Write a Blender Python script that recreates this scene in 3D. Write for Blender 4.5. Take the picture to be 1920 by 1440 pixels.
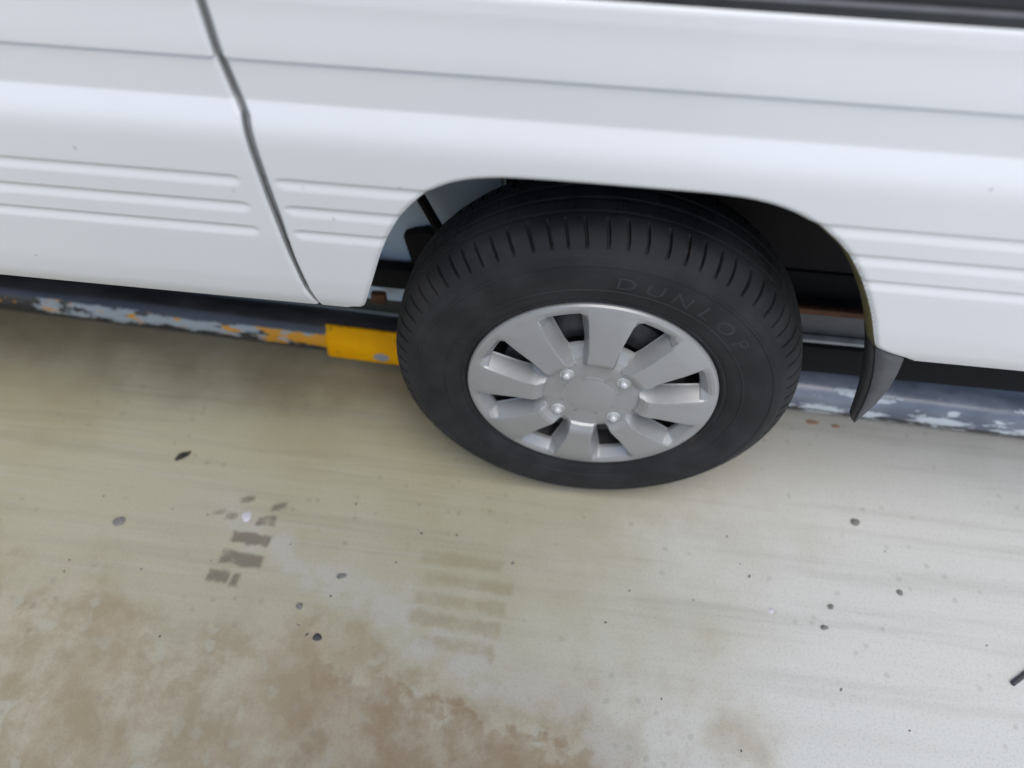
import bpy, bmesh, math, random
import numpy as np
from mathutils import Vector, Matrix

for o in list(bpy.data.objects): bpy.data.objects.remove(o)
S = bpy.context.scene
COL = S.collection
R = math.radians
HUB = 0.322                     # height of the wheel centre above the ground

# ------------------------------------------------------------------ camera
cam_d = bpy.data.cameras.new('camera'); cam = bpy.data.objects.new('camera', cam_d); COL.objects.link(cam)
S.camera = cam
cam_d.sensor_fit = 'HORIZONTAL'; cam_d.sensor_width = 36.0
cam_d.lens = 36.0 * 1442.0 / 1920.0
cam_d.clip_start = 0.02; cam_d.clip_end = 500
def cam_basis(pitch, roll, yaw):
    f = Vector((0, math.cos(pitch), -math.sin(pitch))); u = Vector((0, math.sin(pitch), math.cos(pitch))); r = Vector((1, 0, 0))
    Z = Matrix.Rotation(yaw, 3, 'Z'); f, u, r = Z @ f, Z @ u, Z @ r
    c, s = math.cos(roll), math.sin(roll)
    return c * r + s * u, -s * r + c * u, f
rt, up, fw = cam_basis(0.89971589, 0.01474493, 0.11049327)
M = Matrix.Identity(4)
for i, v in enumerate((rt, up, -fw)):
    for k in range(3): M[k][i] = v[k]
M.translation = Vector((-0.04194926, -0.76923847, 0.97782991 + HUB))
cam.matrix_world = M
cam_d.dof.use_dof = True
cam_d.dof.focus_distance = 1.12
cam_d.dof.aperture_fstop = 1.65

# ------------------------------------------------------------------ sky, sun, exposure
SUN_AZ = R(163)      # compass-style: 0 = +Y (behind the van), 90 = +X (right)
SUN_EL = R(61)
W = bpy.data.worlds.new('World'); S.world = W; W.use_nodes = True
nt = W.node_tree
sky = nt.nodes.new('ShaderNodeTexSky'); sky.sky_type = 'NISHITA'; sky.sun_disc = False
sky.sun_elevation = SUN_EL; sky.sun_rotation = SUN_AZ
sky.air_density = 1.0; sky.dust_density = 1.0; sky.ozone_density = 1.0
bg = nt.nodes['Background']; bg.inputs['Strength'].default_value = 0.12
nt.links.new(sky.outputs[0], bg.inputs['Color'])
sd = bpy.data.lights.new('sun', 'SUN'); sun = bpy.data.objects.new('sun', sd); COL.objects.link(sun)
sd.energy = 1.5; sd.angle = R(45); sd.color = (1.0, 0.965, 0.905)
to_sun = Vector((math.sin(SUN_AZ) * math.cos(SUN_EL), math.cos(SUN_AZ) * math.cos(SUN_EL), math.sin(SUN_EL)))
sun.rotation_euler = to_sun.to_track_quat('Z', 'Y').to_euler()
S.view_settings.view_transform = 'Standard'; S.view_settings.look = 'None'
S.view_settings.gamma = 1.0; S.view_settings.use_curve_mapping = False
S.view_settings.exposure = 0.6
S.cycles.max_bounces = 6; S.cycles.diffuse_bounces = 4; S.cycles.glossy_bounces = 3; S.cycles.transmission_bounces = 4
S.cycles.caustics_reflective = False; S.cycles.caustics_refractive = False

# ------------------------------------------------------------------ node helpers
class G:
    """small expression builder for shader nodes"""
    def __init__(s, name):
        s.m = bpy.data.materials.new(name); s.m.use_nodes = True
        s.dim = '3D'; s.t = s.m.node_tree; s.b = s.t.nodes['Principled BSDF']
    def link(s, a, sock):
        if hasattr(a, 'is_output'): s.t.links.new(a, sock)
        else: sock.default_value = a
    def math(s, op, a, b=0.0, c=0.0, clamp=False):
        n = s.t.nodes.new('ShaderNodeMath'); n.operation = op; n.use_clamp = clamp
        for i, v in enumerate((a, b, c)): s.link(v, n.inputs[i])
        return n.outputs[0]
    def add(s, a, b): return s.math('ADD', a, b)
    def sub(s, a, b): return s.math('SUBTRACT', a, b)
    def mul(s, a, b): return s.math('MULTIPLY', a, b)
    def mx(s, a, b): return s.math('MAXIMUM', a, b)
    def mn(s, a, b): return s.math('MINIMUM', a, b)
    def ramp(s, v, a, b, lo=0.0, hi=1.0):
        n = s.t.nodes.new('ShaderNodeMapRange'); n.interpolation_type = 'SMOOTHSTEP'
        s.link(v, n.inputs[0]); n.inputs[1].default_value = a; n.inputs[2].default_value = b
        n.inputs[3].default_value = lo; n.inputs[4].default_value = hi
        return n.outputs[0]
    def coord(s, which='Object'):
        return s.t.nodes.new('ShaderNodeTexCoord').outputs[which]
    def xyz(s, v):
        n = s.t.nodes.new('ShaderNodeSeparateXYZ'); s.link(v, n.inputs[0]); return n.outputs
    def vec(s, x, y, z):
        n = s.t.nodes.new('ShaderNodeCombineXYZ')
        for i, v in enumerate((x, y, z)): s.link(v, n.inputs[i])
        return n.outputs[0]
    def vmul(s, v, k):
        n = s.t.nodes.new('ShaderNodeVectorMath'); n.operation = 'MULTIPLY'; s.link(v, n.inputs[0]); n.inputs[1].default_value = k
        return n.outputs[0]
    def vadd(s, a, b):
        n = s.t.nodes.new('ShaderNodeVectorMath'); n.operation = 'ADD'; s.link(a, n.inputs[0]); s.link(b, n.inputs[1])
        return n.outputs[0]
    def noise(s, v, scale, detail=4, rough=0.55, dist=0.0, out=0):
        n = s.t.nodes.new('ShaderNodeTexNoise'); n.noise_dimensions = s.dim; s.link(v, n.inputs['Vector'])
        n.inputs['Scale'].default_value = scale; n.inputs['Detail'].default_value = detail
        n.inputs['Roughness'].default_value = rough; n.inputs['Distortion'].default_value = dist
        return n.outputs[out]
    def voro(s, v, scale, feature='F1', rnd=1.0, out='Distance'):
        n = s.t.nodes.new('ShaderNodeTexVoronoi'); n.feature = feature; n.voronoi_dimensions = s.dim; s.link(v, n.inputs['Vector'])
        n.inputs['Scale'].default_value = scale; n.inputs['Randomness'].default_value = rnd
        return n.outputs[out]
    def mix(s, f, a, b):
        n = s.t.nodes.new('ShaderNodeMix'); n.data_type = 'RGBA'
        s.link(f, n.inputs[0])
        s.link(a if hasattr(a, 'is_output') else (*a, 1), n.inputs[6]); s.link(b if hasattr(b, 'is_output') else (*b, 1), n.inputs[7])
        return n.outputs[2]
    def bump(s, h, strength=0.3, dist=0.002):
        n = s.t.nodes.new('ShaderNodeBump'); n.inputs['Strength'].default_value = strength; n.inputs['Distance'].default_value = dist
        s.link(h, n.inputs['Height']); s.t.links.new(n.outputs[0], s.b.inputs['Normal'])
    def out(s, col=None, rough=None, metal=None, spec=None, coat=None):
        if col is not None: s.link(col if hasattr(col, 'is_output') else (*col, 1), s.b.inputs['Base Color'])
        if rough is not None: s.link(rough, s.b.inputs['Roughness'])
        if metal is not None: s.link(metal, s.b.inputs['Metallic'])
        if spec is not None: s.link(spec, s.b.inputs['Specular IOR Level'])
        if coat is not None: s.link(coat, s.b.inputs['Coat Weight'])
        return s.m

def simple(name, col, rough=0.5, metal=0.0, var=0.15, scale=30.0, spec=0.5):
    g = G(name); c = g.coord()
    n = g.noise(c, scale, 5, 0.6)
    k = g.ramp(n, 0.25, 0.75)
    return g.out(g.mix(k, tuple(x * (1 - var) for x in col), tuple(min(1, x * (1 + var)) for x in col)), g.ramp(n, 0.2, 0.8, max(0.03, rough - 0.08), rough + 0.08), metal, spec)

def mat_paint():
    g = G('white_van_paint'); c = g.coord()
    p = g.xyz(c)
    film = g.noise(c, 5.0, 4, 0.6)
    col = g.mix(g.mul(g.ramp(film, 0.35, 0.75), 0.10), (0.735, 0.735, 0.74), (0.61, 0.59, 0.54))
    # road dirt thrown on the lowest few centimetres of the panels
    low = g.mul(g.ramp(g.add(p[2], g.mul(g.noise(g.vmul(c, (6, 1, 20)), 4.0, 4), 0.06)), 0.60, 0.53), 0.22)
    col = g.mix(low, col, (0.52, 0.48, 0.40))
    # chips and fly specks
    w = g.voro(c, 26.0)
    sel = g.ramp(g.noise(c, 9.0, 2), 0.56, 0.60)
    spk = g.mul(g.ramp(w, 0.085, 0.05), sel)
    col = g.mix(g.mul(spk, 0.40), col, (0.34, 0.33, 0.33))
    g.bump(g.noise(c, 350.0, 2, 0.5), 0.05, 0.0004)
    g.b.inputs['Coat Roughness'].default_value = 0.08
    return g.out(col, g.ramp(film, 0.2, 0.8, 0.36, 0.5), 0.0, 0.4, 0.35)

def mat_rubber():
    g = G('tyre_rubber'); c = g.coord()
    n = g.noise(c, 14.0, 5, 0.6); n2 = g.noise(c, 120.0, 3, 0.6)
    dust = g.mul(g.ramp(n, 0.35, 0.7), 0.7)
    col = g.mix(dust, (0.013, 0.013, 0.0145), (0.036, 0.035, 0.037))
    mud = g.mul(g.ramp(g.noise(g.vadd(c, (3.1, 0, 1.7)), 9.0, 4, 0.7), 0.64, 0.72), 0.6)
    col = g.mix(mud, col, (0.075, 0.055, 0.038))
    g.bump(n2, 0.25, 0.0008)
    return g.out(col, g.ramp(n, 0.2, 0.8, 0.62, 0.82), 0.0, 0.35)

def mat_silver():
    g = G('silver_wheel_paint'); c = g.coord()
    n = g.noise(c, 22.0, 5, 0.65)
    col = g.mix(g.mul(g.ramp(n, 0.45, 0.8), 0.35), (0.375, 0.372, 0.370), (0.275, 0.255, 0.225))
    sp = g.ramp(g.voro(c, 160.0), 0.12, 0.06)
    col = g.mix(g.mul(sp, g.mul(g.ramp(g.noise(c, 30.0, 2), 0.5, 0.62), 0.5)), col, (0.16, 0.14, 0.12))
    g.bump(g.noise(c, 900.0, 2), 0.04, 0.0003)
    return g.out(col, 0.38, 0.28, 0.5)

def mat_rail():
    g = G('chipped_rail_paint'); c = g.coord()
    p = g.xyz(c)                 # object space: x along the rail, y/z across
    ang = g.math('ARCTAN2', p[2], g.mul(p[1], -1.0))      # 0 = facing the camera side, + = up
    st = g.vec(g.mul(p[0], 1.0), g.mul(ang, 0.05), 0.0)
    n1 = g.noise(g.vmul(st, (17, 48, 1)), 1.0, 6, 0.68)
    n2 = g.noise(g.vadd(g.vmul(st, (20, 44, 1)), (5.2, 1.1, 0)), 1.0, 6, 0.66)
    n3 = g.noise(g.vadd(g.vmul(st, (5, 12, 1)), (1.2, 7.1, 0)), 1.0, 4, 0.6)
    base = g.mix(g.ramp(n3, 0.35, 0.7), (0.030, 0.027, 0.029), (0.060, 0.054, 0.056))
    base = g.mix(g.mul(g.ramp(p[0], 0.0, 0.35), g.ramp(g.add(ang, g.mul(g.sub(n3, 0.5), 0.3)), -0.20, -0.10)), base, g.mix(g.ramp(n3, 0.35, 0.7), (0.11, 0.125, 0.165), (0.25, 0.27, 0.325)))  # right length bluer; underside held near-black, its shade put into the colour
    # left length: grey primer left in a band low on the front face, yellow scraps over it
    left = g.ramp(p[0], -0.44, -0.50)
    low = g.mul(g.ramp(g.add(ang, g.mul(g.sub(n3, 0.5), 0.7)), 0.56, 0.48), g.ramp(g.add(ang, g.mul(g.sub(n1, 0.5), 1.4)), -0.14, -0.06))
    prim = g.mul(g.mul(left, low), g.ramp(n1, 0.43, 0.46))
    prim = g.mul(prim, g.ramp(g.add(p[0], g.mul(g.sub(n2, 0.5), 0.5)), -1.24, -1.20))
    col = g.mix(prim, base, (0.40, 0.43, 0.45))
    yel = g.mul(g.mul(left, low), g.mul(g.ramp(g.add(n2, g.mul(g.ramp(p[0], -0.86, -0.56), 0.16)), 0.585, 0.61), 1.0))
    col = g.mix(yel, col, (0.72, 0.31, 0.012))
    # right length: pale flaked patches scattered over the dark paint
    right = g.ramp(p[0], 0.10, 0.2)
    n5 = g.noise(g.vadd(g.vmul(st, (13, 36, 1)), (2.2, 4.1, 0)), 1.0, 5, 0.62)
    fl = g.mul(right, g.ramp(n5, 0.56, 0.585))
    fl = g.mul(fl, g.ramp(ang, 1.1, 0.9))
    lowb = g.mul(right, g.mul(g.ramp(g.add(ang, g.mul(g.sub(n2, 0.5), 0.6)), 0.20, 0.13), g.ramp(n5, 0.45, 0.49)))
    lowb = g.mul(lowb, g.ramp(g.add(ang, g.mul(g.sub(n5, 0.5), 0.6)), -0.16, -0.09))
    col = g.mix(g.mx(fl, lowb), col, (0.62, 0.66, 0.70))
    org = g.mul(right, g.mul(g.ramp(g.noise(g.vadd(st, (9, 3, 0)), 16.0, 3), 0.68, 0.71), g.ramp(ang, 0.2, 0.0)))
    col = g.mix(g.mul(org, 0.8), col, (0.45, 0.19, 0.08))
    chips = g.mx(g.mx(prim, yel), g.mx(fl, lowb))
    g.bump(chips, 0.6, 0.0012)
    return g.out(col, g.mix(chips, (0.26,) * 3, (0.6,) * 3), 0.0, 0.6)

def mat_yellow():
    g = G('yellow_sleeve_paint'); c = g.coord()
    n = g.noise(c, 16.0, 5, 0.6)
    col = g.mix(g.ramp(n, 0.35, 0.7), (1.0, 0.46, 0.000), (0.92, 0.39, 0.000))
    p = g.xyz(c)
    w = g.noise(c, 30.0, 3)
    d = g.math('SQRT', g.add(g.math('POWER', g.mul(g.sub(p[0], -0.438), 0.7), 2.0), g.math('POWER', g.sub(p[2], -0.010), 2.0)))
    chip = g.ramp(g.add(d, g.mul(g.sub(w, 0.5), 0.02)), 0.013, 0.010)
    col = g.mix(chip, col, (0.32, 0.34, 0.36))
    s2 = g.ramp(g.noise(c, 38.0, 5, 0.7), 0.61, 0.66)
    col = g.mix(g.mul(s2, 0.6), col, (0.25, 0.13, 0.03))
    g.bump(n, 0.15, 0.001)
    return g.out(col, 0.7, 0.0, 0.15)

def mat_glass():
    g = G('tinted_glass')
    g.b.inputs['Transmission Weight'].default_value = 0.75
    g.b.inputs['IOR'].default_value = 1.45
    return g.out((0.10, 0.10, 0.11), 0.03)

def mat_concrete():
    g = G('stained_concrete'); g.dim = '2D'; c = g.coord(); p = g.xyz(c)
    wob = g.noise(c, 5.5, 4, 0.6); wob2 = g.noise(g.vadd(c, (4.4, 2.2, 0)), 22.0, 4, 0.6)
    big = g.noise(c, 1.7, 4, 0.55)
    # broad tone: greenish grey cement, paler and greyer towards the rear of the van
    col = g.mix(g.ramp(big, 0.35, 0.65), (0.395, 0.350, 0.220), (0.445, 0.410, 0.285))
    pale = g.ramp(g.add(p[0], g.add(g.mul(g.sub(wob, 0.5), 0.5), g.mul(p[1], -0.35))), -0.20, 0.60)
    col = g.mix(pale, col, (0.635, 0.62, 0.565))
    # brush marks along the lane
    st = g.vmul(c, (1.3, 26.0, 1.0))
    s1 = g.noise(st, 1.0, 5, 0.6); s2 = g.noise(g.vmul(c, (3.0, 90.0, 1.0)), 1.0, 4, 0.6)
    lane = g.ramp(g.add(p[1], g.mul(g.sub(wob, 0.5), 0.25)), -0.42, -0.22)
    col = g.mix(g.mul(g.mul(g.ramp(s1, 0.45, 0.72), 0.20), g.add(g.mul(lane, 0.8), 0.2)), col, (0.22, 0.20, 0.155))
    col = g.mix(g.mul(g.ramp(s2, 0.52, 0.72), g.mul(lane, 0.16)), col, (0.56, 0.55, 0.51))
    # worn, mottled zone in front with brown dirt
    zone = g.ramp(g.add(g.add(p[1], g.mul(p[0], 0.10)), g.mul(g.sub(wob, 0.5), 0.34)), -0.30, -0.44)
    vn = g.t.nodes.new('ShaderNodeTexVoronoi'); vn.voronoi_dimensions = '2D'; vn.inputs['Scale'].default_value = 28.0
    g.link(g.vadd(c, g.vmul(g.noise(c, 18.0, 2, out=1), (0.05, 0.05, 0))), vn.inputs['Vector'])
    cell = vn.outputs['Distance']; cellc = g.xyz(vn.outputs['Color'])
    n4 = g.noise(g.vadd(c, (7, 3, 0)), 13.0, 6, 0.68)
    mot = g.mix(g.ramp(n4, 0.32, 0.68), (0.345, 0.278, 0.175), (0.475, 0.41, 0.30))
    mot = g.mix(g.mul(g.ramp(cellc[0], 0.72, 0.9), g.ramp(cell, 0.42, 0.2, 0, 0.55)), mot, (0.46, 0.44, 0.37))
    brown = g.ramp(g.noise(g.vadd(c, (1.3, 8.3, 0)), 4.2, 5, 0.62), 0.48, 0.58)
    zl = g.mul(zone, g.ramp(g.add(p[0], g.mul(g.sub(wob, 0.5), 0.7)), 0.42, -0.05))
    mot = g.mix(g.mul(brown, 0.35), mot, (0.32, 0.225, 0.12))
    col = g.mix(g.mul(zl, 0.85), col, mot)
    # worn tan patch with a torn edge
    jag = g.add(g.mul(g.sub(n4, 0.5), 0.10), g.add(g.mul(g.sub(cellc[1], 0.5), 0.03), g.mul(g.sub(wob2, 0.5), 0.06)))
    tan = g.ramp(g.add(g.add(p[1], g.mul(p[0], 0.21)), jag), -0.452, -0.466)
    tan = g.mul(tan, g.ramp(g.add(p[0], g.mul(jag, 1.5)), -0.46, -0.38))
    tan = g.mul(tan, g.ramp(g.add(p[0], g.mul(jag, 2.0)), 0.16, 0.02))
    tan = g.mul(tan, g.ramp(n4, 0.25, 0.6, 0.9, 0.35))
    col = g.mix(tan, col, (0.30, 0.215, 0.125))
    # dusty mauve-grey ridge between the lane and the worn zone
    rid = g.sub(1.0, g.ramp(g.math('ABSOLUTE', g.add(g.add(g.add(p[1], g.mul(p[0], 0.42)), 0.405), g.mul(g.sub(wob, 0.5), 0.22))), 0.0, 0.085))
    rid = g.mul(rid, g.ramp(g.math('ABSOLUTE', g.add(p[0], 0.2)), 0.6, 0.35))
    col = g.mix(g.mul(rid, g.ramp(wob2, 0.3, 0.6, 0.25, 0.8)), col, (0.485, 0.455, 0.39))
    # oily brown stain and the van's shade, both painted along the foot of the rail
    oil_shade = g.ramp(g.add(p[1], g.add(g.mul(p[0], 0.033), g.mul(g.sub(wob, 0.5), 0.16))), 0.04, 0.25)
    oil_shade = g.mul(g.mul(oil_shade, g.ramp(g.add(g.mul(wob, 0.5), g.mul(n4, 0.5)), 0.3, 0.65, 0.50, 0.72)), g.ramp(p[0], 0.45, -0.25, 0.25, 1.0))
    col = g.mix(oil_shade, col, (0.165, 0.13, 0.075))
    # tyre prints
    dx = g.mul(g.sub(wob2, 0.5), 0.022); dy = g.mul(g.sub(g.noise(g.vadd(c, (9, 9, 0)), 40.0, 3), 0.5), 0.016)
    X = g.add(p[0], dx); Y = g.add(p[1], dy)
    def bar(cx, cy, hw, hh, sl, e=0.0045):
        lx = g.sub(X, cx); ly = g.sub(g.sub(Y, cy), g.mul(lx, sl))
        a = g.ramp(g.math('ABSOLUTE', lx), hw + e, hw - e); b = g.ramp(g.math('ABSOLUTE', ly), hh + e, hh - e)
        return g.mul(a, b)
    d = None
    for b in ((-0.593, -0.169, 0.036, 0.0115, -0.03), (-0.597, -0.211, 0.038, 0.0125, -0.05), (-0.626, -0.247, 0.018, 0.010, -0.05),
              (-0.594, -0.252, 0.008, 0.011, 0.1), (-0.642, -0.128, 0.010, 0.008, 0.1), (-0.573, -0.131, 0.016, 0.011, 0.1), (-0.67, -0.125, 0.014, 0.006, 0.2),
              (-0.625, -0.090, 0.012, 0.006, 0.3), (-0.56, -0.098, 0.014, 0.006, 0.3)):
        v = bar(*b); d = v if d is None else g.mx(d, v)
    col = g.mix(g.mul(d, g.ramp(n4, 0.34, 0.50, 0.30, 0.80)), col, (0.165, 0.132, 0.10))
    d = None
    for b in ((-0.195, -0.165, 0.075, 0.013, -0.02), (-0.178, -0.206, 0.080, 0.011, -0.04), (-0.188, -0.243, 0.080, 0.012, -0.03),
              (-0.190, -0.280, 0.080, 0.013, -0.05), (-0.180, -0.318, 0.065, 0.010, -0.05)):
        v = bar(*b, e=0.007); d = v if d is None else g.mx(d, v)
    col = g.mix(g.mul(d, g.ramp(n4, 0.30, 0.62, 0.15, 0.62)), col, (0.33, 0.275, 0.165))
    # fine grit and pits
    pit = g.mul(g.ramp(g.add(g.voro(c, 20.0), g.mul(g.sub(wob2, 0.5), 0.12)), 0.13, 0.05), g.ramp(g.noise(c, 6.0, 2), 0.50, 0.60))
    col = g.mix(g.mul(pit, 0.22), col, (0.17, 0.15, 0.13))
    fine = g.noise(c, 240.0, 4, 0.65)
    col = g.mix(g.mul(g.ramp(fine, 0.48, 0.78), 0.26), col, (0.16, 0.145, 0.12))
    g.bump(g.add(g.mul(fine, 0.5), g.add(g.mul(s2, 0.6), g.mul(n4, 0.8))), 0.22, 0.002)
    return g.out(col, g.ramp(big, 0.3, 0.7, 0.55, 0.72), 0.0, 0.35)

MAT = dict(
    paint=mat_paint(), rubber=mat_rubber(), silver=mat_silver(), rail=mat_rail(), yellow=mat_yellow(), glass=mat_glass(), concrete=mat_concrete(),
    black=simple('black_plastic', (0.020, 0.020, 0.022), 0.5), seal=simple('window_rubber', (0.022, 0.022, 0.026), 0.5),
    under=simple('underseal', (0.008, 0.0075, 0.008), 0.8, var=0.4, spec=0.25), liner=simple('wheel_liner', (0.013, 0.0115, 0.0125), 0.8, var=0.4, spec=0.25),
    olive=simple('stained_lip', (0.11, 0.095, 0.028), 0.6, var=0.5), bluegrey=simple('shade_tinted_underbody_paint', (0.50, 0.61, 0.76), 0.55, var=0.06, scale=12),  # bluegrey: white body paint with bluish shade put into its colour
    rust=simple('rust', (0.12, 0.045, 0.02), 0.85, var=0.5), dull=simple('dull_steel', (0.10, 0.10, 0.107), 0.5, 0.3), bare=simple('pale_steel_edge', (0.45, 0.44, 0.44), 0.5, 0.2),
    steel=simple('dark_steel_rim', (0.075, 0.075, 0.08), 0.5, 0.2, 0.4), chrome=simple('bright_nut', (0.62, 0.62, 0.62), 0.42, 0.3, 0.05),
    flap=simple('lit_flap_rubber', (0.10, 0.10, 0.104), 0.75, var=0.15), letter=simple('raised_rubber', (0.029, 0.029, 0.031), 0.76, var=0.4),
    stone=simple('grey_stone', (0.20, 0.19, 0.175), 0.8, var=0.35, scale=120), dark=simple('dark_grit', (0.06, 0.057, 0.06), 0.7, var=0.3), chipw=simple('pale_chip', (0.62, 0.58, 0.62), 0.6),
    leaf=simple('dark_leaf', (0.022, 0.022, 0.020), 0.6, var=0.4, scale=90), trim=simple('grey_trim', (0.13, 0.13, 0.145), 0.35), orange=simple('orange_paint_chip', (0.36, 0.20, 0.12), 0.7, var=0.4, scale=60),
    strip=simple('grey_weatherstrip', (0.21, 0.21, 0.22), 0.6, var=0.12), inside=simple('dark_interior', (0.03, 0.028, 0.026), 0.8), blocker_grey=simple('shade_blocker_grey', (0.30, 0.29, 0.27), 0.8),
)

# ------------------------------------------------------------------ object helpers
def link(o, parent=None):
    COL.objects.link(o)
    if parent is not None: o.parent = parent
    return o
def tag(o, label=None, cat=None, group=None, kind=None):
    for k, v in (('label', label), ('category', cat), ('group', group), ('kind', kind)):
        if v: o[k] = v
    return o
def empty(name, loc=(0, 0, 0)):
    o = bpy.data.objects.new(name, None); o.location = loc; o.empty_display_size = 0.1; return link(o)
def mesh(name, verts, faces, mat, parent=None, smooth=True, angle=35, normals=None):
    me = bpy.data.meshes.new(name); me.from_pydata([tuple(v) for v in verts], [], faces); me.update()
    if smooth:
        me.polygons.foreach_set('use_smooth', [True] * len(me.polygons))
        if normals is None: me.set_sharp_from_angle(angle=R(angle))
        else: me.normals_split_custom_set_from_vertices(normals)
    me.materials.append(mat)
    return link(bpy.data.objects.new(name, me), parent)
def from_bm(name, bm, mat, parent=None, smooth=True, angle=35):
    bmesh.ops.recalc_face_normals(bm, faces=bm.faces)
    me = bpy.data.meshes.new(name); bm.to_mesh(me); bm.free()
    if smooth:
        me.polygons.foreach_set('use_smooth', [True] * len(me.polygons)); me.set_sharp_from_angle(angle=R(angle))
    me.materials.append(mat)
    return link(bpy.data.objects.new(name, me), parent)
def box_bm(x0, x1, y0, y1, z0, z1, bev=0.004, seg=2):
    bm = bmesh.new(); bmesh.ops.create_cube(bm, size=1)
    for v in bm.verts: v.co = Vector(((x0 + x1) / 2 + v.co.x * (x1 - x0), (y0 + y1) / 2 + v.co.y * (y1 - y0), (z0 + z1) / 2 + v.co.z * (z1 - z0)))
    if bev: bmesh.ops.bevel(bm, geom=list(bm.edges), offset=bev, segments=seg, affect='EDGES', profile=0.6)
    return bm
def tube_bm(a, b, r, seg=20, bev=0.0):
    a, b = Vector(a), Vector(b); bm = bmesh.new()
    bmesh.ops.create_cone(bm, cap_ends=True, segments=seg, radius1=r, radius2=r, depth=(b - a).length)
    q = (b - a).to_track_quat('Z', 'Y'); mid = (a + b) / 2
    for v in bm.verts: v.co = q @ v.co + mid
    return bm
def prism_bm(pts, y0, y1, bev=0.0):
    """outline in (x, z), swept from y0 to y1"""
    bm = bmesh.new(); n = len(pts)
    A = [bm.verts.new((x, y0, z)) for x, z in pts]; B = [bm.verts.new((x, y1, z)) for x, z in pts]
    bm.faces.new(A); bm.faces.new(B[::-1])
    for i in range(n): bm.faces.new((A[i], B[i], B[(i + 1) % n], A[(i + 1) % n]))
    if bev: bmesh.ops.bevel(bm, geom=list(bm.edges), offset=bev, segments=2, affect='EDGES')
    return bm

# ------------------------------------------------------------------ ground and added shade blocker
gnd = mesh('ground', [(-60, -60, 0), (60, -60, 0), (60, 60, 0), (-60, 60, 0)], [(0, 1, 2, 3)], MAT['concrete'], smooth=False)
tag(gnd, kind='structure')

blocker = from_bm('shade_blocker', box_bm(-0.42, 0.32, -1.78, -1.42, -0.05, 2.3, 0.012), MAT['blocker_grey']); tag(blocker, 'unseen block added in front of the van to shade its middle', 'pillar')  # unseen block, added only to shade the middle of the van

# ------------------------------------------------------------------ the van body
van = empty('van', (0, 0, 0))
tag(van, 'white van with a sliding door, seen close up round its rear wheel', 'van')

arch_pts = [(-0.3480, 0.1930), (-0.3400, 0.1940), (-0.3345, 0.1975), (-0.3300, 0.206), (-0.3220, 0.228), (-0.308, 0.268), (-0.295, 0.305), (-0.279, 0.342), (-0.261, 0.373), (-0.239, 0.400), (-0.212, 0.421),
            (-0.180, 0.434), (-0.143, 0.4405), (-0.101, 0.4425), (-0.041, 0.443), (0.048, 0.443), (0.107, 0.4425), (0.149, 0.439), (0.186, 0.430), (0.220, 0.4145), (0.251, 0.393), (0.279, 0.364),
            (0.306, 0.325), (0.331, 0.280), (0.352, 0.234), (0.360, 0.2195), (0.372, 0.2105), (0.396, 0.200), (0.412, 0.195)]
def catmull(P, k=6):
    P = [np.array(p) for p in P]; out = []
    Q = [2 * P[0] - P[1]] + P + [2 * P[-1] - P[-2]]
    for i in range(1, len(Q) - 2):
        for j in range(k):
            t = j / k
            out.append(0.5 * ((2 * Q[i]) + (-Q[i - 1] + Q[i + 1]) * t + (2 * Q[i - 1] - 5 * Q[i] + 4 * Q[i + 1] - Q[i + 2]) * t * t + (-Q[i - 1] + 3 * Q[i] - 3 * Q[i + 1] + Q[i + 2]) * t ** 3))
    out.append(P[-1]); return np.array(out)
ARCH = catmull(arch_pts, 6); ARCH[:, 1] += HUB
ARCH[:, 0] = np.maximum.accumulate(ARCH[:, 0] + np.arange(len(ARCH)) * 1e-7)
ZBOT = 0.194 + HUB; ZTOP = 0.952
def bottom(x):
    z = np.interp(x, ARCH[:, 0], ARCH[:, 1]); return np.where((x < ARCH[0, 0]) | (x > ARCH[-1, 0]), ZBOT, z)
gz = np.array([0.190, 0.210, 0.230, 0.292, 0.382, 0.446, 0.492, 0.509, 0.555, 0.610, 0.68]) + HUB
gx = np.array([-0.3985, -0.404, -0.410, -0.4175, -0.4250, -0.4285, -0.4300, -0.4365, -0.4430, -0.4470, -0.450])
def xgap(z): return np.interp(z, gz, gx)
pz = np.array([0.50, 0.517, 0.535, 0.57, 0.64, 0.74, 0.785, 0.797, 0.806, 0.8290, 0.8300, 0.86, 0.90, 0.94, 0.9535, 0.9575, 0.9620])
py = np.array([-0.034, -0.044, -0.0495, -0.0530, -0.0555, -0.0560, -0.0555, -0.0542, -0.0518, -0.0402, -0.0398, -0.0392, -0.0385, -0.0377, -0.0362, -0.0335, -0.027])
_z = np.linspace(0.49, 0.97, 1921); _y = np.interp(_z, pz, py)
_k = np.exp(-0.5 * (np.arange(-16, 17) / 5.0) ** 2); _k /= _k.sum()
_y2 = np.convolve(np.pad(_y, 60, 'edge'), (lambda k: k / k.sum())(np.exp(-0.5 * (np.arange(-60, 61) / 24.0) ** 2)), 'valid')
_y = np.convolve(np.pad(_y, 16, 'edge'), _k, 'valid')
_w = np.clip((_z - 0.806) / 0.016, 0, 1); _y = _y2 * (1 - _w) + _y * _w
def sstep(a, b, x):
    t = np.clip((x - a) / (b - a), 0, 1); return t * t * (3 - 2 * t)
RIBS = (0.4140 + HUB, 0.3745 + HUB, 0.3370 + HUB)
RIB_END_DOOR = (-0.4455, -0.4430, -0.4410); RIB_START_Q = (-0.4120, -0.4085, -0.4050)
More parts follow.
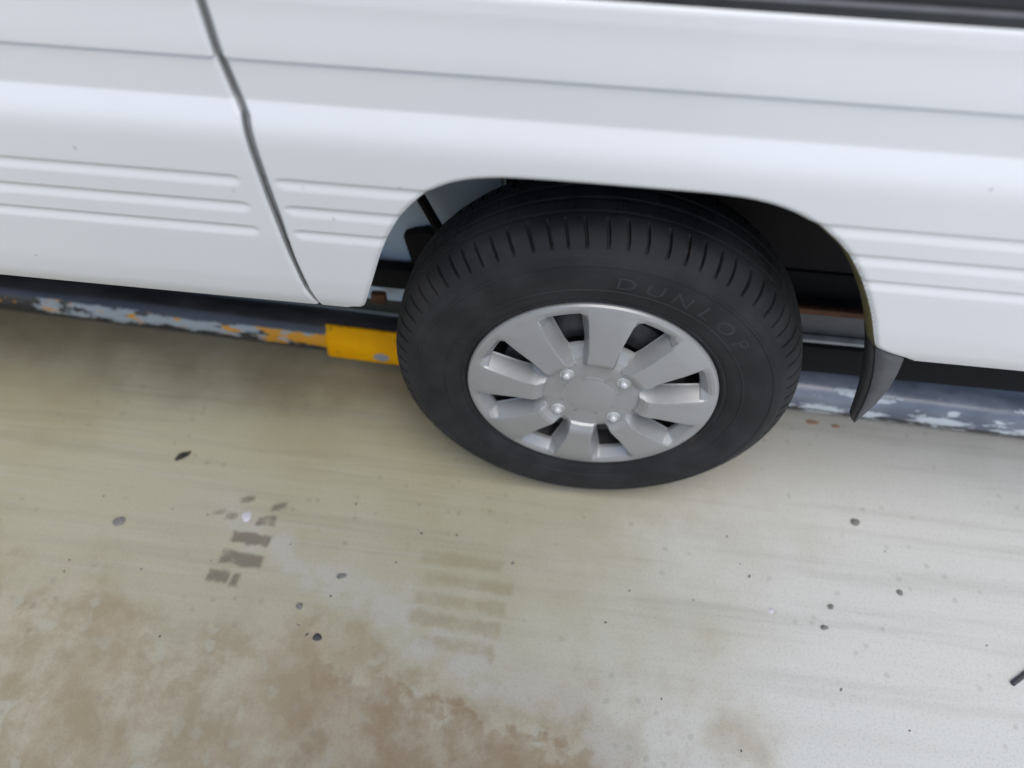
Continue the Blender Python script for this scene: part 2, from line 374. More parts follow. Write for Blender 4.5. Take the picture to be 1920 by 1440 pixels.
def arch_dist(x, z):
    d = np.full(x.shape, 9.0)
    m = (x > -0.42) & (x < 0.50) & (z < 0.80)
    if m.any():
        P0 = ARCH[:-1]; D = ARCH[1:] - P0; L = (D * D).sum(1) + 1e-12
        wx = x[m][:, None] - P0[None, :, 0]; wz = z[m][:, None] - P0[None, :, 1]
        t = np.clip((wx * D[None, :, 0] + wz * D[None, :, 1]) / L[None], 0, 1)
        d[m] = np.sqrt(((wx - t * D[None, :, 0]) ** 2 + (wz - t * D[None, :, 1]) ** 2).min(1))
    return d
def surf(x, z, which):
    """outward face of the body side: y for each (x, z)"""
    y = np.interp(z, _z, _y)
    # faint crown of the panel along its length
    y = y + 0.0016 * np.sin(x * 2.1 + 0.6)
    # shadow groove
    y = y - 0.0032 * sstep(0.8765, 0.8787, z) * (1 - sstep(0.8787, 0.935, z)) + 0.0012 * np.exp(-((z - 0.8763) / 0.0012) ** 2)
    for k, zr in enumerate(RIBS):
        u = zr - z
        d = sstep(-0.0045, 0.0015, u) * (1 - sstep(0.0020, 0.0155, u))
        if which == 'door': e = 1 - sstep(RIB_END_DOOR[k] - 0.014, RIB_END_DOOR[k], x + 0.5 * np.abs(u - 0.004))
        else: e = sstep(RIB_START_Q[k], RIB_START_Q[k] + 0.016, x - 0.5 * np.abs(u - 0.004))
        y = y + 0.0027 * d * e
    g = xgap(z)
    if which == 'door': y = y + 0.0030 * np.clip(1 - (g - x) / 0.0045, 0, 1) ** 2
    if which == 'quarter':
        y = y + 0.0035 * np.clip(1 - (x - quarter_edge(z)) / 0.0050, 0, 1) ** 2
        y = y + 0.0040 * np.clip(1 - arch_dist(x, z) / 0.0070, 0, 1) ** 2
    return y
def quarter_edge(z): return xgap(z) + 0.0065 + 0.0040 * sstep(0.585, 0.70, z) - 0.004 * (1 - sstep(0.515, 0.56, z))
def panel(name, xs, zs, which, clampx, usebottom, parent):
    X, Z = np.meshgrid(np.array(xs), np.array(zs), indexing='ij')
    X = clampx(X, Z)
    if usebottom: Z = np.maximum(Z, bottom(X))
    # after z moved, keep the edge on the curve of its new height
    if usebottom: X = clampx(X, Z)
    h = 0.0006
    Y = surf(X, Z, which)
    NX = (surf(X + h, Z, which) - surf(X - h, Z, which)) / (2 * h) if which != 'x' else 0
    NZ = (surf(X, Z + h, which) - surf(X, Z - h, which)) / (2 * h)
    idx = {}; verts = []; nor = []; ids = np.zeros(X.shape, int)
    for i in range(X.shape[0]):
        for j in range(X.shape[1]):
            k = (round(X[i, j] * 2e4), round(Z[i, j] * 2e4))
            if k not in idx:
                idx[k] = len(verts); verts.append((X[i, j], Y[i, j], Z[i, j]))
                n = Vector((NX[i, j], -1, NZ[i, j])).normalized(); nor.append(tuple(n))
            ids[i, j] = idx[k]
    faces = []
    for i in range(X.shape[0] - 1):
        for j in range(X.shape[1] - 1):
            q = [ids[i, j], ids[i + 1, j], ids[i + 1, j + 1], ids[i, j + 1]]
            u = []
            for a in q:
                if a not in u: u.append(int(a))
            if len(u) >= 3: faces.append(u)
    return mesh(name, verts, faces, MAT['paint'], parent, normals=nor)
zs = list(np.arange(0.5160, 0.9625, 0.0020))
zs = sorted(set([round(z, 5) for z in zs] + [0.8285, 0.8300, 0.8755, 0.8760, 0.8765, 0.8770, 0.8775, 0.8780, 0.8787, 0.8795]))
# rear quarter panel
xq = sorted(set(np.round(np.concatenate([np.arange(-0.455, -0.37, 0.0015), np.arange(-0.37, 1.16, 0.012), ARCH[:, 0]]), 5)))
panel('quarter_panel', xq, zs, 'quarter', lambda X, Z: np.maximum(X, quarter_edge(Z)), True, van)
# sliding door and front door lower panels
xd = sorted(set(np.round(np.concatenate([np.arange(-1.52, -0.48, 0.02), np.arange(-0.48, -0.392, 0.0022)]), 5)))
door = panel('sliding_door', xd, zs, 'door', lambda X, Z: np.minimum(X, xgap(Z)), False, van)
xf = list(np.arange(-2.95, -1.529, 0.03)) + [-1.53]
panel('front_door', xf, zs[::2], 'door', lambda X, Z: X, False, van)

def strip(name, rows, mat, parent, smooth=True):
    """quads between successive rows of points"""
    n = len(rows[0]); v = [p for r in rows for p in r]; f = []
    for a in range(len(rows) - 1):
        for i in range(n - 1): f.append((a * n + i, a * n + i + 1, (a + 1) * n + i + 1, (a + 1) * n + i))
    return mesh(name, v, f, mat, parent, smooth)
# folded edges: arch lip (with old underseal), panel bottoms, both sides of the door gap
A = ARCH; yA = surf(A[:, 0], A[:, 1], 'quarter')
cut = int(np.argmax(A[:, 0] > 0.20)); end = int(np.argmax(A[:, 0] > 0.3655))
lipA = strip('arch_lip', [[(x, y, z) for (x, z), y in zip(A[:cut + 1], yA)], [(x, y + 0.022, z) for (x, z), y in zip(A[:cut + 1], yA)]], MAT['paint'], van)
lipB = strip('arch_lip', [[(x, y, z) for (x, z), y in zip(A[cut:end + 1], yA[cut:])], [(x - 0.003, y + 0.004, z - 0.002) for (x, z), y in zip(A[cut:end + 1], yA[cut:])], [(x - 0.0065, y + 0.020, z - 0.004) for (x, z), y in zip(A[cut:end + 1], yA[cut:])]], MAT['olive'], van)
lipB['label'] = 'olive stained inner edge of the wheel arch'
bx = np.concatenate([[A[i, 0] for i in range(end, len(A))], np.arange(0.42, 1.16, 0.05)]); bz = np.concatenate([[A[i, 1] for i in range(end, len(A))], np.full(len(np.arange(0.42, 1.16, 0.05)), ZBOT)])
by = surf(bx, bz, 'quarter')
strip('bottom_fold', [list(zip(bx, by, bz)), list(zip(bx, by + 0.03, bz - 0.001))], MAT['paint'], van)
bx = np.arange(-2.95, -0.398, 0.02); by = surf(bx, np.full(len(bx), 0.516), 'door')
strip('bottom_fold', [[(x, y, 0.516) for x, y in zip(bx, by)], [(x, y + 0.03, 0.515) for x, y in zip(bx, by)]], MAT['paint'], van)
bx = np.linspace(-0.392, -0.348, 6); by = surf(bx, np.full(6, ZBOT), 'quarter')
strip('bottom_fold', [[(x, y, ZBOT) for x, y in zip(bx, by)], [(x, y + 0.03, ZBOT - 0.001) for x, y in zip(bx, by)]], MAT['paint'], van)
ez = np.array(zs); ex = xgap(ez); ey = surf(ex, ez, 'door')
strip('door_edge', [list(zip(ex, ey, ez)), list(zip(ex - 0.0015, ey + 0.025, ez))], MAT['paint'], door)
ex = quarter_edge(ez); ey = surf(ex, ez, 'quarter')
strip('door_jamb', [list(zip(ex, ey, ez)), list(zip(ex + 0.001, ey + 0.012, ez)), list(zip(ex - 0.026, ey + 0.024, ez))], MAT['black'], van)
sz = ez[ez > 0.640]; t_ = sstep(0.640, 0.70, sz); sx0 = xgap(sz) + 0.0030; sx1 = quarter_edge(sz) + 0.0005; sy = surf(quarter_edge(sz) + 0.01, sz, 'quarter')
strip('door_weatherstrip', [list(zip(sx0 + 0.001, sy + 0.018, sz)), list(zip(sx0 + (1 - t_) * 0.004, sy + 0.0085, sz)), list(zip(0.5 * (sx0 + sx1), sy + 0.0052, sz)), list(zip(sx1, sy + 0.0042, sz))], MAT['strip'], van)

# window band, pillars and roof
def band(name, x0, x1, z0, z1, y0, y1, mat, parent, bev=0.003):
    return from_bm(name, box_bm(x0, x1, y0, y1, z0, z1, bev), mat, parent)
def WSH(*pts): return [(y - 0.0110, z + 0.0058) for y, z in pts]
win = band('side_window', -0.33, 1.08, 0.9790, 1.46, -0.0090, -0.0050, MAT['glass'], van, 0.0)
strip('window_seal', [[(x, y, z) for x in np.linspace(-0.36, 1.12, 30)] for y, z in WSH((-0.0150, 0.9440), (-0.0205, 0.9470), (-0.0212, 0.9500), (-0.0185, 0.9608))], MAT['seal'], win)
strip('trim_strip', [[(x, y, z) for x in np.linspace(-0.36, 1.12, 30)] for y, z in WSH((-0.0187, 0.9606), (-0.0195, 0.9618), (-0.0170, 0.9634), (-0.0130, 0.9636))], MAT['trim'], win)
strip('window_channel', [[(x, y, z) for x in np.linspace(-0.36, 1.12, 30)] for y, z in WSH((-0.0135, 0.9632), (0.0, 0.9640), (0.0014, 0.9680), (0.0014, 0.9760))], MAT['black'], win)
dwin = band('door_window', -1.40, -0.52, 0.9790, 1.46, -0.0090, -0.0050, MAT['glass'], van, 0.0)
strip('window_seal', [[(x, y, z) for x in np.linspace(-1.43, -0.49, 20)] for y, z in WSH((-0.0150, 0.9440), (-0.0205, 0.9470), (-0.0212, 0.9500), (-0.0185, 0.9608), (0.0, 0.9640), (0.0014, 0.9760))], MAT['seal'], dwin)
fwin = band('front_window', -2.45, -1.60, 0.9790, 1.46, -0.0090, -0.0050, MAT['glass'], van, 0.0)
for x0, x1 in ((-0.49, -0.36), (-1.60, -1.43), (1.08, 1.16), (-2.95, -2.45)):
    from_bm('pillar', prism_bm([(x0, 0.959), (x1, 0.959), (x1, 1.50), (x0, 1.50)], -0.0265, 0.04, 0.004), MAT['paint'], van)
rp = [(-0.026, 1.46), (-0.010, 1.62), (0.02, 1.80), (0.08, 1.90), (0.20, 1.945), (0.75, 1.97), (1.30, 1.945), (1.42, 1.90), (1.48, 1.80), (1.51, 1.62), (1.518, 1.46), (1.54, 0.95), (1.555, 0.75), (1.54, 0.52)]
strip('roof', [[(x, y, z) for x in np.linspace(-2.95, 1.16, 12)] for y, z in rp[:11]], MAT['paint'], van)
strip('far_side', [[(x, y, z) for x in (-2.95, 1.16)] for y, z in rp[10:]], MAT['paint'], van)
outline = [(-0.044, 0.517), (-0.056, 0.70), (-0.040, 0.83), (-0.022, 0.952)] + rp
for x in (1.16, -2.95):
    mesh('tail_panel' if x > 0 else 'nose_panel', [(x, y, z) for y, z in outline], [tuple(range(len(outline)))], MAT['paint'], van, False)
from_bm('cabin_lining', box_bm(-2.90, 1.12, 0.05, 0.075, 0.80, 1.46, 0), MAT['inside'], van)
# underbody: floor pan, chassis rails, leaf spring, tank and wheel housing
def hb(name, x0, x1, y0, y1, z0, z1, mat, bev=0.004, label=None):
    o = from_bm(name, box_bm(x0, x1, y0, y1, z0 + HUB, z1 + HUB, bev), MAT[mat], van)
    if label: o['label'] = label
    return o
hb('floor_pan', -2.9, -0.42, -0.010, 1.50, 0.225, 0.245, 'under')
hb('floor_pan', 0.43, 1.12, -0.010, 1.50, 0.225, 0.245, 'under')
hb('floor_pan', -0.42, 0.43, 0.34, 1.50, 0.225, 0.245, 'under')
# housing walls swept inwards from the arch outline
a0 = int(np.argmax(A[:, 0] > -0.172)); st_ = int(np.argmax(A[:, 1] > 0.225 + HUB))
def sweep(lo, hi, mat, name, off=0.006):
    P = A[lo:hi + 1]; c = np.array([0.0, 0.30 + HUB * 0]) ; rows = []
    for y in (-0.030, 0.10, 0.22, 0.335):
        rows.append([(x * 1.02, y, z + off) for x, z in P])
    return strip(name, rows, MAT[mat], van)
wf = sweep(st_, a0, 'bluegrey', 'wheel_housing'); wf['label'] = 'front wall of the wheel housing, bluish shade put in its colour'
sweep(a0, end - 4, 'liner', 'wheel_housing')
hb('inner_panel', -0.60, -0.178, 0.268, 0.290, -0.112, 0.245, 'bluegrey', 0.004, 'inner panel behind the tyre, bluish shade put in its colour')
hb('inner_panel', -0.176, 0.60, 0.300, 0.320, 0.035, 0.46, 'liner', 0.004)
hb('chassis_rail', -2.6, -0.30, 0.235, 0.262, -0.045, 0.004, 'under', 0.005)
hb('chassis_rail', 0.05, 1.10, 0.30, 0.34, -0.06, 0.030, 'under', 0.005)
hb('leaf_spring', 0.02, 0.75, 0.250, 0.262, -0.026, -0.012, 'rust', 0.003, 'rusty leaf spring')
hb('tank_side', 0.10, 0.75, 0.262, 0.30, -0.088, -0.031, 'dull', 0.006)
hb('tank_flange', 0.10, 0.75, 0.246, 0.262, -0.094, -0.087, 'bare', 0.002)
hb('crossmember', 0.05, 1.0, 0.236, 0.30, -0.168, -0.095, 'under', 0.01)
hb('spring_hanger', -0.425, -0.395, 0.225, 0.240, -0.082, -0.055, 'rust', 0.006, 'rusty spring hanger')
from_bm('brake_hose', tube_bm((-0.322, 0.235, 0.205 + HUB), (-0.262, 0.222, 0.08 + HUB), 0.0085, 12), MAT['under'], van)
from_bm('bump_stop', prism_bm([(-0.352, 0.078 + HUB), (-0.330, 0.085 + HUB), (-0.310, 0.092 + HUB), (-0.25, 0.088 + HUB), (-0.25, -0.04 + HUB), (-0.335, -0.03 + HUB)], 0.246, 0.266, 0.003), MAT['under'], van)
from_bm('clip', tube_bm((-0.445, 0.235, 0.004 + HUB), (-0.412, 0.235, 0.004 + HUB), 0.013, 12), MAT['under'], van)
from_bm('axle', tube_bm((0, 0.10, HUB), (0, 1.40, HUB), 0.045, 20), MAT['under'], van)

# mud flap: rubber sheet behind the wheel, colour darkened as shade; outward gusset coloured as lit
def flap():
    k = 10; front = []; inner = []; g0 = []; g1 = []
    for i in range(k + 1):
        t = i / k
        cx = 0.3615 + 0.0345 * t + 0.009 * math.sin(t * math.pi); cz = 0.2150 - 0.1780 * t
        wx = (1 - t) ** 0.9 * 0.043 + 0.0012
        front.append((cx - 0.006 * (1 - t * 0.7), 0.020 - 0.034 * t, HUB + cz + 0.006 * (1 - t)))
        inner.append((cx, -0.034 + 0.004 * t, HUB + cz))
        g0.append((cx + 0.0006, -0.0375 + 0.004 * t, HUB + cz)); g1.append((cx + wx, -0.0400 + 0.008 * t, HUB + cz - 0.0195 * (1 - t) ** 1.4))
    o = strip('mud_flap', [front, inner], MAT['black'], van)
    q = strip('flap_gusset', [g0, g1], MAT['flap'], o); q['label'] = 'outer side of the mud flap, greyed as if lit'
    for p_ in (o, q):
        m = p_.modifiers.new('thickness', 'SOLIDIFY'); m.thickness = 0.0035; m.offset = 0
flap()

# ------------------------------------------------------------------ the wheel
wheel_bm = bmesh.new()
def lathe(prof, nseg, closed=False):
    """prof: (r, y) pairs; revolve about the Y axis through the hub"""
    v = []; f = []; n = len(prof)
    for i in range(nseg):
        t = 2 * math.pi * i / nseg
        for r, y in prof: v.append((r * math.cos(t), y, HUB + r * math.sin(t)))
    for i in range(nseg):
        a = i * n; b = ((i + 1) % nseg) * n
        for j in range(n - 1): f.append((a + j, a + j + 1, b + j + 1, b + j))
    return v, f
v, f = lathe([(0.001, 0.045), (0.05, 0.045), (0.06, 0.058), (0.085, 0.054), (0.098, 0.036), (0.125, 0.030), (0.148, 0.034), (0.152, 0.060), (0.176, 0.070), (0.182, 0.040), (0.190, 0.012), (0.200, 0.008), (0.201, 0.020), (0.185, 0.030), (0.180, 0.16), (0.200, 0.18)], 72)
wheel = mesh('wheel', v, f, MAT['steel'], van)
# tyre: sidewall, shoulder slots and tread grooves are real relief
tp = [(0.196, 0.014), (0.2015, 0.006), (0.206, 0.0015), (0.2085, 0.0005), (0.2115, 0.0012), (0.214, -0.0012), (0.225, -0.0042), (0.2335, -0.0060), (0.2345, -0.0072), (0.2365, -0.0072), (0.2375, -0.0062),
      (0.250, -0.0085), (0.262, -0.0092), (0.272, -0.0085), (0.2785, -0.0072), (0.2800, -0.0082), (0.2830, -0.0075), (0.2840, -0.0055), (0.290, -0.0028), (0.2945, -0.0002), (0.2955, 0.0015), (0.300, 0.0050), (0.305, 0.0085),
      (0.3095, 0.0125), (0.3135, 0.0165), (0.3175, 0.0215), (0.3210, 0.0275), (0.3235, 0.0340), (0.3250, 0.0400), (0.3258, 0.0450), (0.3195, 0.0462), (0.3195, 0.0510), (0.3268, 0.0522), (0.3285, 0.0650), (0.3288, 0.0700),
      (0.3215, 0.0712), (0.3215, 0.0770), (0.3292, 0.0782), (0.3296, 0.0880), (0.3292, 0.0980), (0.3215, 0.0992), (0.3215, 0.1050), (0.3288, 0.1062), (0.3275, 0.1240), (0.3195, 0.1252), (0.3195, 0.1300), (0.3255, 0.1312),
      (0.3225, 0.1450), (0.3150, 0.1600), (0.305, 0.1700), (0.285, 0.1800), (0.262, 0.1850), (0.235, 0.1820), (0.210, 0.172), (0.196, 0.160)]
NP = 76; ticks = (0.0, 0.045, 0.075, 0.215, 0.245, 0.30, 0.50, 0.62, 0.66, 0.70, 0.85)
rng = random.Random(5)
def tyre():
    v = []; f = []; n = len(tp); cols = []
    starts = [0.0]
    pit = [rng.choice((0.88, 1.0, 1.0, 1.14)) for _ in range(NP)]; tot = sum(pit)
    for p_ in pit:
        base = starts[-1]; w = p_ / tot * 2 * math.pi
        for k, t in enumerate(ticks): cols.append((base + t * w, k))
        starts.append(base + w)
    for th, k in cols:
        slot = 1.0 if k in (2, 3) else 0.0
        sipe = 1.0 if k == 8 else 0.0
        for j, (r, y) in enumerate(tp):
            rr, yy, tt = r, y, th
            if slot and 0.3005 < r and 0.004 < y < 0.0345:
                w = min(1.0, (r - 0.300) / 0.010)
                rr -= 0.0065 * w; yy += 0.0045 * w * max(0.0, min(1, (0.034 - y) / 0.02))
            if slot and 0.1305 < y < 0.165: rr -= 0.0065
            if sipe and 0.050 < y < 0.125 and r > 0.325: rr -= 0.0008
            # slots lean over the shoulder
            tt += 0.55 * max(0.0, y - 0.012) * (1 if y < 0.05 else 0) + (0.02 if y >= 0.05 else 0)
            x = rr * math.cos(tt); z = rr * math.sin(tt)
            z = max(z, -HUB + 0.0005)
            v.append((x, yy, HUB + z))
    m = len(cols)
    for i in range(m):
        a = i * n; b = ((i + 1) % m) * n
        for j in range(n - 1): f.append((a + j, a + j + 1, b + j + 1, b + j))
    return mesh('tyre', v, f, MAT['rubber'], wheel, True, 30)
tyre()
# faint raised lettering on the sidewall
def side_y(r): return float(np.interp(r, [p[0] for p in tp[:23]], [p[1] for p in tp[:23]]))
def lettering(text, a_start, a_step, rbase, h):
    vs = []; fs = []
    for i, ch in enumerate(text):
        cu = bpy.data.curves.new('c', 'FONT'); cu.body = ch; cu.align_x = 'CENTER'; cu.extrude = 0.0; cu.size = 1.0; cu.resolution_u = 3
        ob = bpy.data.objects.new('c', cu); COL.objects.link(ob)
        bpy.context.view_layer.update()
        me = ob.evaluated_get(bpy.context.evaluated_depsgraph_get()).to_mesh()
        bm = bmesh.new(); bm.from_mesh(me)
        bmesh.ops.subdivide_edges(bm, edges=[e for e in bm.edges if e.calc_length() > 0.2], cuts=2)
        ext = bmesh.ops.extrude_face_region(bm, geom=list(bm.faces))
        top = {q for q in ext['geom'] if isinstance(q, bmesh.types.BMVert)}
        bm.verts.index_update(); o0 = len(vs); ac = R(a_start - a_step * i)
        for w in bm.verts:
            r = rbase + w.co.y * h * 1.35; a = ac - w.co.x * h * 1.75 / r
            vs.append((r * math.cos(a), side_y(r) + (-0.0004 if w in top else 0.0005), HUB + r * math.sin(a)))
        for q in bm.faces: fs.append([o0 + w.index for w in q.verts])
        bm.free(); ob.to_mesh_clear(); bpy.data.objects.remove(ob)
    return mesh('raised_lettering', vs, fs, MAT['letter'], wheel, False)
lettering('DUNLOP', 84.0, 9.2, 0.2440, 0.0235)

# wheel cover: eight wedge spokes standing proud of a dished ring, openings between them
def cover():
    NS = 8; off = R(-5.0)
    # rows: radius, spoke-face height, valley height (outward positive)
    rows = [(0.0425, 0.0050, 0.0050), (0.0470, 0.0055, 0.0055), (0.0600, 0.0052, 0.0052), (0.0700, 0.0048, 0.0048), (0.0760, 0.0050, 0.0036), (0.0785, 0.0085, 0.0024), (0.0870, 0.0135, -0.0015), (0.0930, 0.0150, -0.0050), (0.1020, 0.0146, -0.0090), (0.1050, 0.0145, -0.0135),
            (0.1180, 0.0135, -0.0135), (0.1350, 0.0122, -0.0135), (0.1560, 0.0104, -0.0135), (0.1710, 0.0086, -0.0135), (0.1730, 0.0082, -0.0090), (0.1780, 0.0074, -0.0050), (0.1840, 0.0062, 0.0008), (0.1895, 0.0048, 0.0030), (0.1945, 0.0034, 0.0034), (0.1985, 0.0018, 0.0018), (0.2005, -0.0015, -0.0015), (0.2005, -0.0090, -0.0090)]
    half = 22.5
    v = []; f = []; ncol = 0; cols = []
    for k in range(NS):
        for s in (-1, 1):
            seq = [0, 5.5, 9.7, 10.5, 11.1, 14.2, 14.9, 16.0, 19.5]
            if s == -1: seq = [-q for q in seq[::-1]]; seq = [-22.5] + seq[:-1]
            for q in seq: cols.append((k, q))
    nc = len(cols); nr = len(rows)
    for k, q in cols:
        for i, (r, hs, hv) in enumerate(rows):
            hv = hv * 1.4 if hv < -0.002 and r < 0.2 else hv
            hs = hs * 1.12 if hs > 0.007 else hs
            widen = 1.0 + 0.30 * max(0.0, (0.115 - r) / 0.04) if r < 0.115 else 1.0
            aq = abs(q)
            if aq <= 14.9: ang = aq * widen if aq * widen < 19 else 19 + (aq * widen - 19) * 0.2
            else: ang = aq + (0 if widen == 1 else min(3.0, (widen - 1) * 10) * (22.5 - aq) / 7.6)
            ang = math.copysign(min(ang, 22.5), q)
            if aq <= 9.8: h = hs
            elif aq <= 10.6: h = hs - 0.0006 * (hs > hv + 0.004)
            elif aq <= 11.2: h = hs + (hv - hs) * 0.16
            elif aq <= 14.3: h = hs + (hv - hs) * 0.93
            else: h = hv
            t = off + R(90) - 0 + k * 2 * math.pi / NS + R(ang)
            v.append((r * math.cos(t), -h, HUB + r * math.sin(t)))
    for c in range(nc):
        c2 = (c + 1) % nc
        q0, q1 = cols[c][1], cols[c2][1]
        for i in range(nr - 1):
            if 0.1049 < rows[i][0] and rows[i + 1][0] < 0.1711:
                m0, m1 = abs(q0), abs(q1)
                if m0 >= 14.85 and m1 >= 14.85: continue
            f.append((c * nr + i, c * nr + i + 1, c2 * nr + i + 1, c2 * nr + i))
    o = mesh('wheel_cover', v, f, MAT['silver'], wheel, True, 16)
    m = o.modifiers.new('thickness', 'SOLIDIFY'); m.thickness = 0.0028; m.offset = -1
    b = o.modifiers.new('soft_edges', 'BEVEL'); b.width = 0.0008; b.segments = 2; b.limit_method = 'ANGLE'; b.angle_limit = R(24)
    return o
cv = cover()
v, f = lathe([(0.0005, -0.0088), (0.015, -0.0086), (0.030, -0.0078), (0.0375, -0.0066), (0.0398, -0.0062), (0.0410, -0.0058), (0.0440, -0.0064), (0.0466, -0.0060), (0.0474, -0.0040)], 64)
mesh('centre_cap', v, f, MAT['silver'], wheel)
for a in (129.5, 40.5, -49.0, -140.5):
    cx, cz = 0.0645 * math.cos(R(a)), HUB + 0.0645 * math.sin(R(a))
    prof = [(0.0112, -0.0050), (0.0112, -0.0068), (0.0104, -0.0074), (0.0094, -0.0066), (0.0090, -0.0058)]
    bm = bmesh.new(); N = 24
    prof2 = [(0.0005, -0.0158), (0.0030, -0.0154), (0.0052, -0.0140), (0.0064, -0.0116), (0.0066, -0.0060), (0.0086, -0.0056), (0.0094, -0.0066), (0.0104, -0.0072), (0.0112, -0.0066), (0.0114, -0.0046)]
    vv = []; ff = []
    for i in range(N):
        t = 2 * math.pi * i / N
        for r, y in prof2: vv.append((cx + r * math.cos(t), y, cz + r * math.sin(t)))
    n = len(prof2)
    for i in range(N):
        b = ((i + 1) % N) * n
        for j in range(n - 1): ff.append((i * n + j, i * n + j + 1, b + j + 1, b + j))
    bm.free(); mesh('lug_nut', vv, ff, MAT['chrome'], wheel)

# ------------------------------------------------------------------ painted steel rail on the ground behind the wheel
rail = empty('guide_rail', (0.0, 0.3025, 0.051)); rail.rotation_euler.z = -0.033
tag(rail, 'round steel rail with chipped paint lying on the ground under the van', 'rail')
def tube_grid(x0, x1, r, a0, a1, na, dx, jit=0.0):
    xs_ = np.arange(x0, x1 + dx / 2, dx); v = []; f = []
    for x in xs_:
        for k in range(na + 1):
            a = a0 + (a1 - a0) * k / na
            rr = r + jit * math.sin(x * 9 + 1.3 * k) * 0.5
            v.append((x, -rr * math.cos(a), rr * math.sin(a)))
    n = na + 1
    for i in range(len(xs_) - 1):
        for k in range(na): f.append((i * n + k, i * n + k + 1, (i + 1) * n + k + 1, (i + 1) * n + k))
    return v, f
v, f = tube_grid(-2.6, 1.9, 0.0505, -math.pi, math.pi, 48, 0.05, 0.0006)
mesh('rail_tube', v, f, MAT['rail'], rail)
pl = [(-0.0500, -0.0330), (-0.0532, -0.0285), (-0.0548, -0.0200), (-0.0552, 0.0040), (-0.0540, 0.0110), (-0.0505, 0.0190), (-0.0370, 0.0400), (-0.0335, 0.0440), (-0.0300, 0.0450)]
rj = random.Random(11); xs_ = [-0.556 + 0.012 * k for k in range(33)]
rows = []
for k, x in enumerate(xs_):
    rows.append([(x + (rj.uniform(-0.0022, 0.0022) if k == 0 else 0), y + rj.uniform(-0.0003, 0.0003), z + rj.uniform(-0.0006, 0.0006)) for y, z in pl])
o = strip('yellow_sleeve', rows, MAT['yellow'], rail); o['label'] = 'bright yellow painted sleeve beside the tyre'
m = o.modifiers.new('thickness', 'SOLIDIFY'); m.thickness = 0.003; m.offset = -1

# ------------------------------------------------------------------ bits lying on the concrete
def pebble(name, x, y, sx, sy, sz, rot, mat, seed):
    bm = bmesh.new(); bmesh.ops.create_icosphere(bm, subdivisions=2, radius=1.0); r_ = random.Random(seed)
    ph = [r_.uniform(0, 6) for _ in range(6)]
    for w in bm.verts:
        c = w.co.copy(); k = 1 + 0.16 * math.sin(c.x * 2.6 + ph[0]) + 0.14 * math.sin(c.y * 3.1 + ph[1]) + 0.1 * math.sin(c.z * 3.7 + ph[2] + c.x * 2)
        w.co = Vector((c.x * k * sx, c.y * k * sy, max(c.z * k, -0.55) * sz + 0.5 * sz))
    o = from_bm(name, bm, MAT[mat]); o.scale = (0.8, 0.8, 0.7); o.location = (x, y, 0.0); o.rotation_euler.z = rot
    return o
for a in (('pebble', -0.849, -0.167, 0.017, 0.010, 0.004, 0.3, 'stone', 1, 'flat grey pebble to the left of the dark tyre print', 'pebble'),
          ('paint_flake', -0.616, -0.127, 0.011, 0.013, 0.0012, 0.2, 'chipw', 2, 'pale lilac flake on the top of the dark tyre print', 'flake'),
          ('grit_lump', -0.418, -0.334, 0.011, 0.007, 0.004, 0.1, 'dark', 3, 'dark grit lump below the tyre prints with a smear beside it', 'grit'),
          ('grit_lump', -0.464, -0.285, 0.008, 0.008, 0.003, 0.6, 'stone', 4, 'round grey lump between the two tyre prints', 'grit'),
          ('pebble', -0.405, -0.220, 0.012, 0.007, 0.0016, 0.2, 'stone', 5, 'thin grey chip between the two tyre prints', 'pebble'),
          ('pebble', 0.531, 0.007, 0.010, 0.009, 0.006, 0.1, 'stone', 6, 'bluish grey pebble to the right of the tyre', 'pebble'),
          ('paint_flake', 0.358, -0.189, 0.007, 0.006, 0.001, 0.0, 'chipw', 7, 'tiny white flake on the pale concrete', 'flake'),
          ('pebble', 0.588, -0.127, 0.008, 0.006, 0.003, 0.4, 'stone', 8, 'small grey pebble near the right edge, above the black twig', 'pebble'),
          ('pebble', 0.462, -0.168, 0.007, 0.006, 0.003, 0.9, 'stone', 9, 'left one of the pair of small dark pebbles right of the white flake', 'pebble'),
          ('pebble', 0.447, -0.208, 0.008, 0.006, 0.003, 0.1, 'stone', 10, 'right one of the pair of small dark pebbles right of the white flake', 'pebble')):
    o = pebble(*a[:9]); tag(o, a[9], a[10])
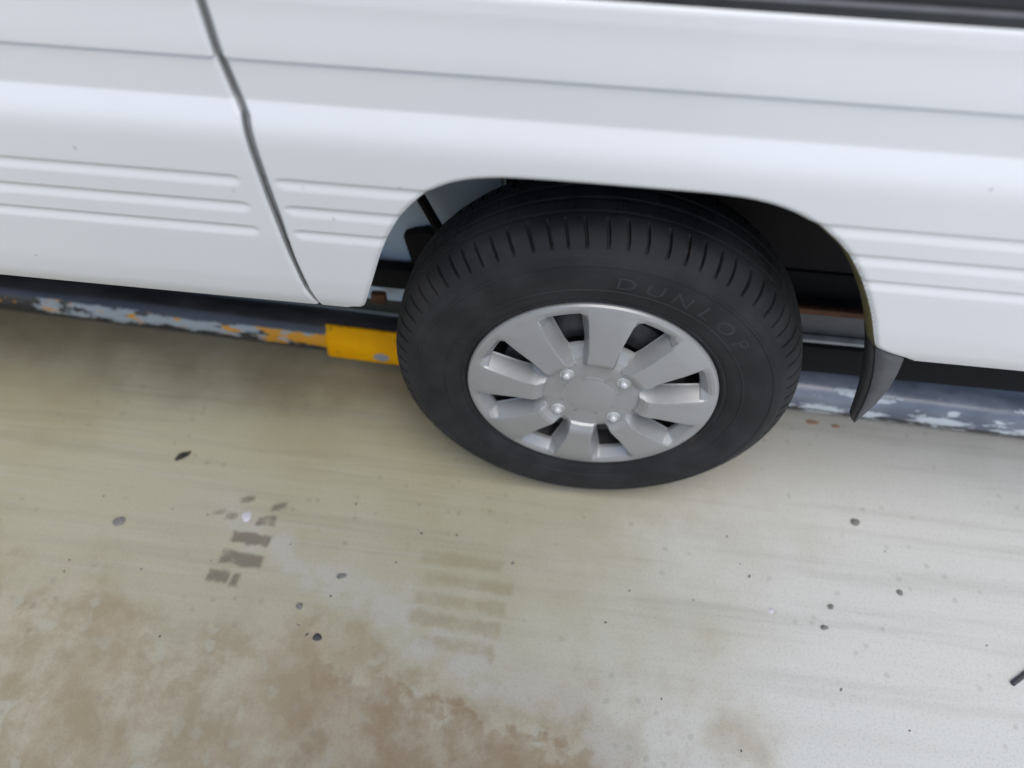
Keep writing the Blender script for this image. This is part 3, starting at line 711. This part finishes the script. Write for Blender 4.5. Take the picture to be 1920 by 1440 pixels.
# dried leaf: a folded blade with a midrib
lv = []; lf = []
for i in range(9):
    t = i / 8; w = 0.0068 * math.sin(math.pi * min(1, t * 0.93 + 0.05)) ** 0.8
    for s in (-1, -0.5, 0, 0.5, 1): lv.append(((t - 0.5) * 0.034, s * w, 0.0012 + abs(s) * 0.0035 + 0.002 * math.sin(t * 5)))
for i in range(8):
    for j in range(4): lf.append((i * 5 + j, i * 5 + j + 1, (i + 1) * 5 + j + 1, (i + 1) * 5 + j))
lo = mesh('leaf', lv, lf, MAT['leaf']); lo.location = (-0.784, -0.012, 0); lo.rotation_euler.z = R(48)
m = lo.modifiers.new('t', 'SOLIDIFY'); m.thickness = 0.0006
tag(lo, 'small dark curled leaf on the concrete left of the tyre', 'leaf')
bm = tube_bm((0, 0, 0), (0.05, 0.004, 0.001), 0.0042, 8)
for w in bm.verts: w.co.y += 0.002 * math.sin(w.co.x * 160); w.co.z = w.co.z * 0.8 + 0.0036
o = from_bm('twig', bm, MAT['dark']); o.location = (0.742, -0.268, 0); o.rotation_euler.z = R(30); tag(o, 'short black twig at the right edge of the pale concrete', 'twig')
# flakes of orange paint fallen in front of the rail
for i, (x, y, sx) in enumerate(((0.478, 0.236, 0.020), (0.525, 0.232, 0.012))):
    o = pebble('paint_flake', x, y, sx, 0.006, 0.001, -0.05, 'orange', 40 + i)
    tag(o, ('long' if i == 0 else 'short') + ' orange paint flake on the ground left of the mud flap', 'flake')
# scattered specks
specks = [(323, 955, 5), (195, 930, 4), (130, 1050, 4), (120, 1072, 5), (265, 1067, 4), (395, 1052, 3), (390, 965, 5), (790, 1000, 6), (856, 1003, 5), (962, 1056, 8), (742, 1055, 4), (1405, 1081, 6), (1387, 1057, 4), (1363, 1006, 4),
          (1135, 1167, 5), (1577, 1293, 6), (1390, 1408, 4), (620, 1118, 5), (560, 1172, 5), (575, 1190, 6), (300, 1193, 5), (1660, 1034, 4), (1705, 1370, 4), (1850, 1210, 4), (1300, 1125, 4), (1240, 1310, 4), (668, 945, 5), (840, 960, 4), (1180, 1108, 4), (1095, 970, 3), (545, 1020, 4)]
Oc = cam.matrix_world.translation
for i, (px, py_, s) in enumerate(specks):
    d = fw * 1442 + rt * (px - 960) - up * (py_ - 720); t = -Oc.z / d.z; P = Oc + d * t
    k = s * 0.00050
    o = pebble('grit_speck', P.x, P.y, k * 1.15, k * 0.85, k * 0.5, i * 0.7, 'dark' if i % 3 else 'stone', 100 + i)
    if px < 420: w = 'left of the dark tyre print'
    elif px < 760: w = 'between the dark and the brown tyre print'
    elif px < 1000: w = 'beside the brown tyre print'
    elif px < 1340: w = 'right of the brown tyre print, below the tyre'
    elif py_ > 1180: w = 'in the lower right corner near the black twig'
    else: w = 'right of the tyre near the white flake'
    tag(o, 'tiny dark grit speck ' + w, 'grit', 'grit specks ' + w)
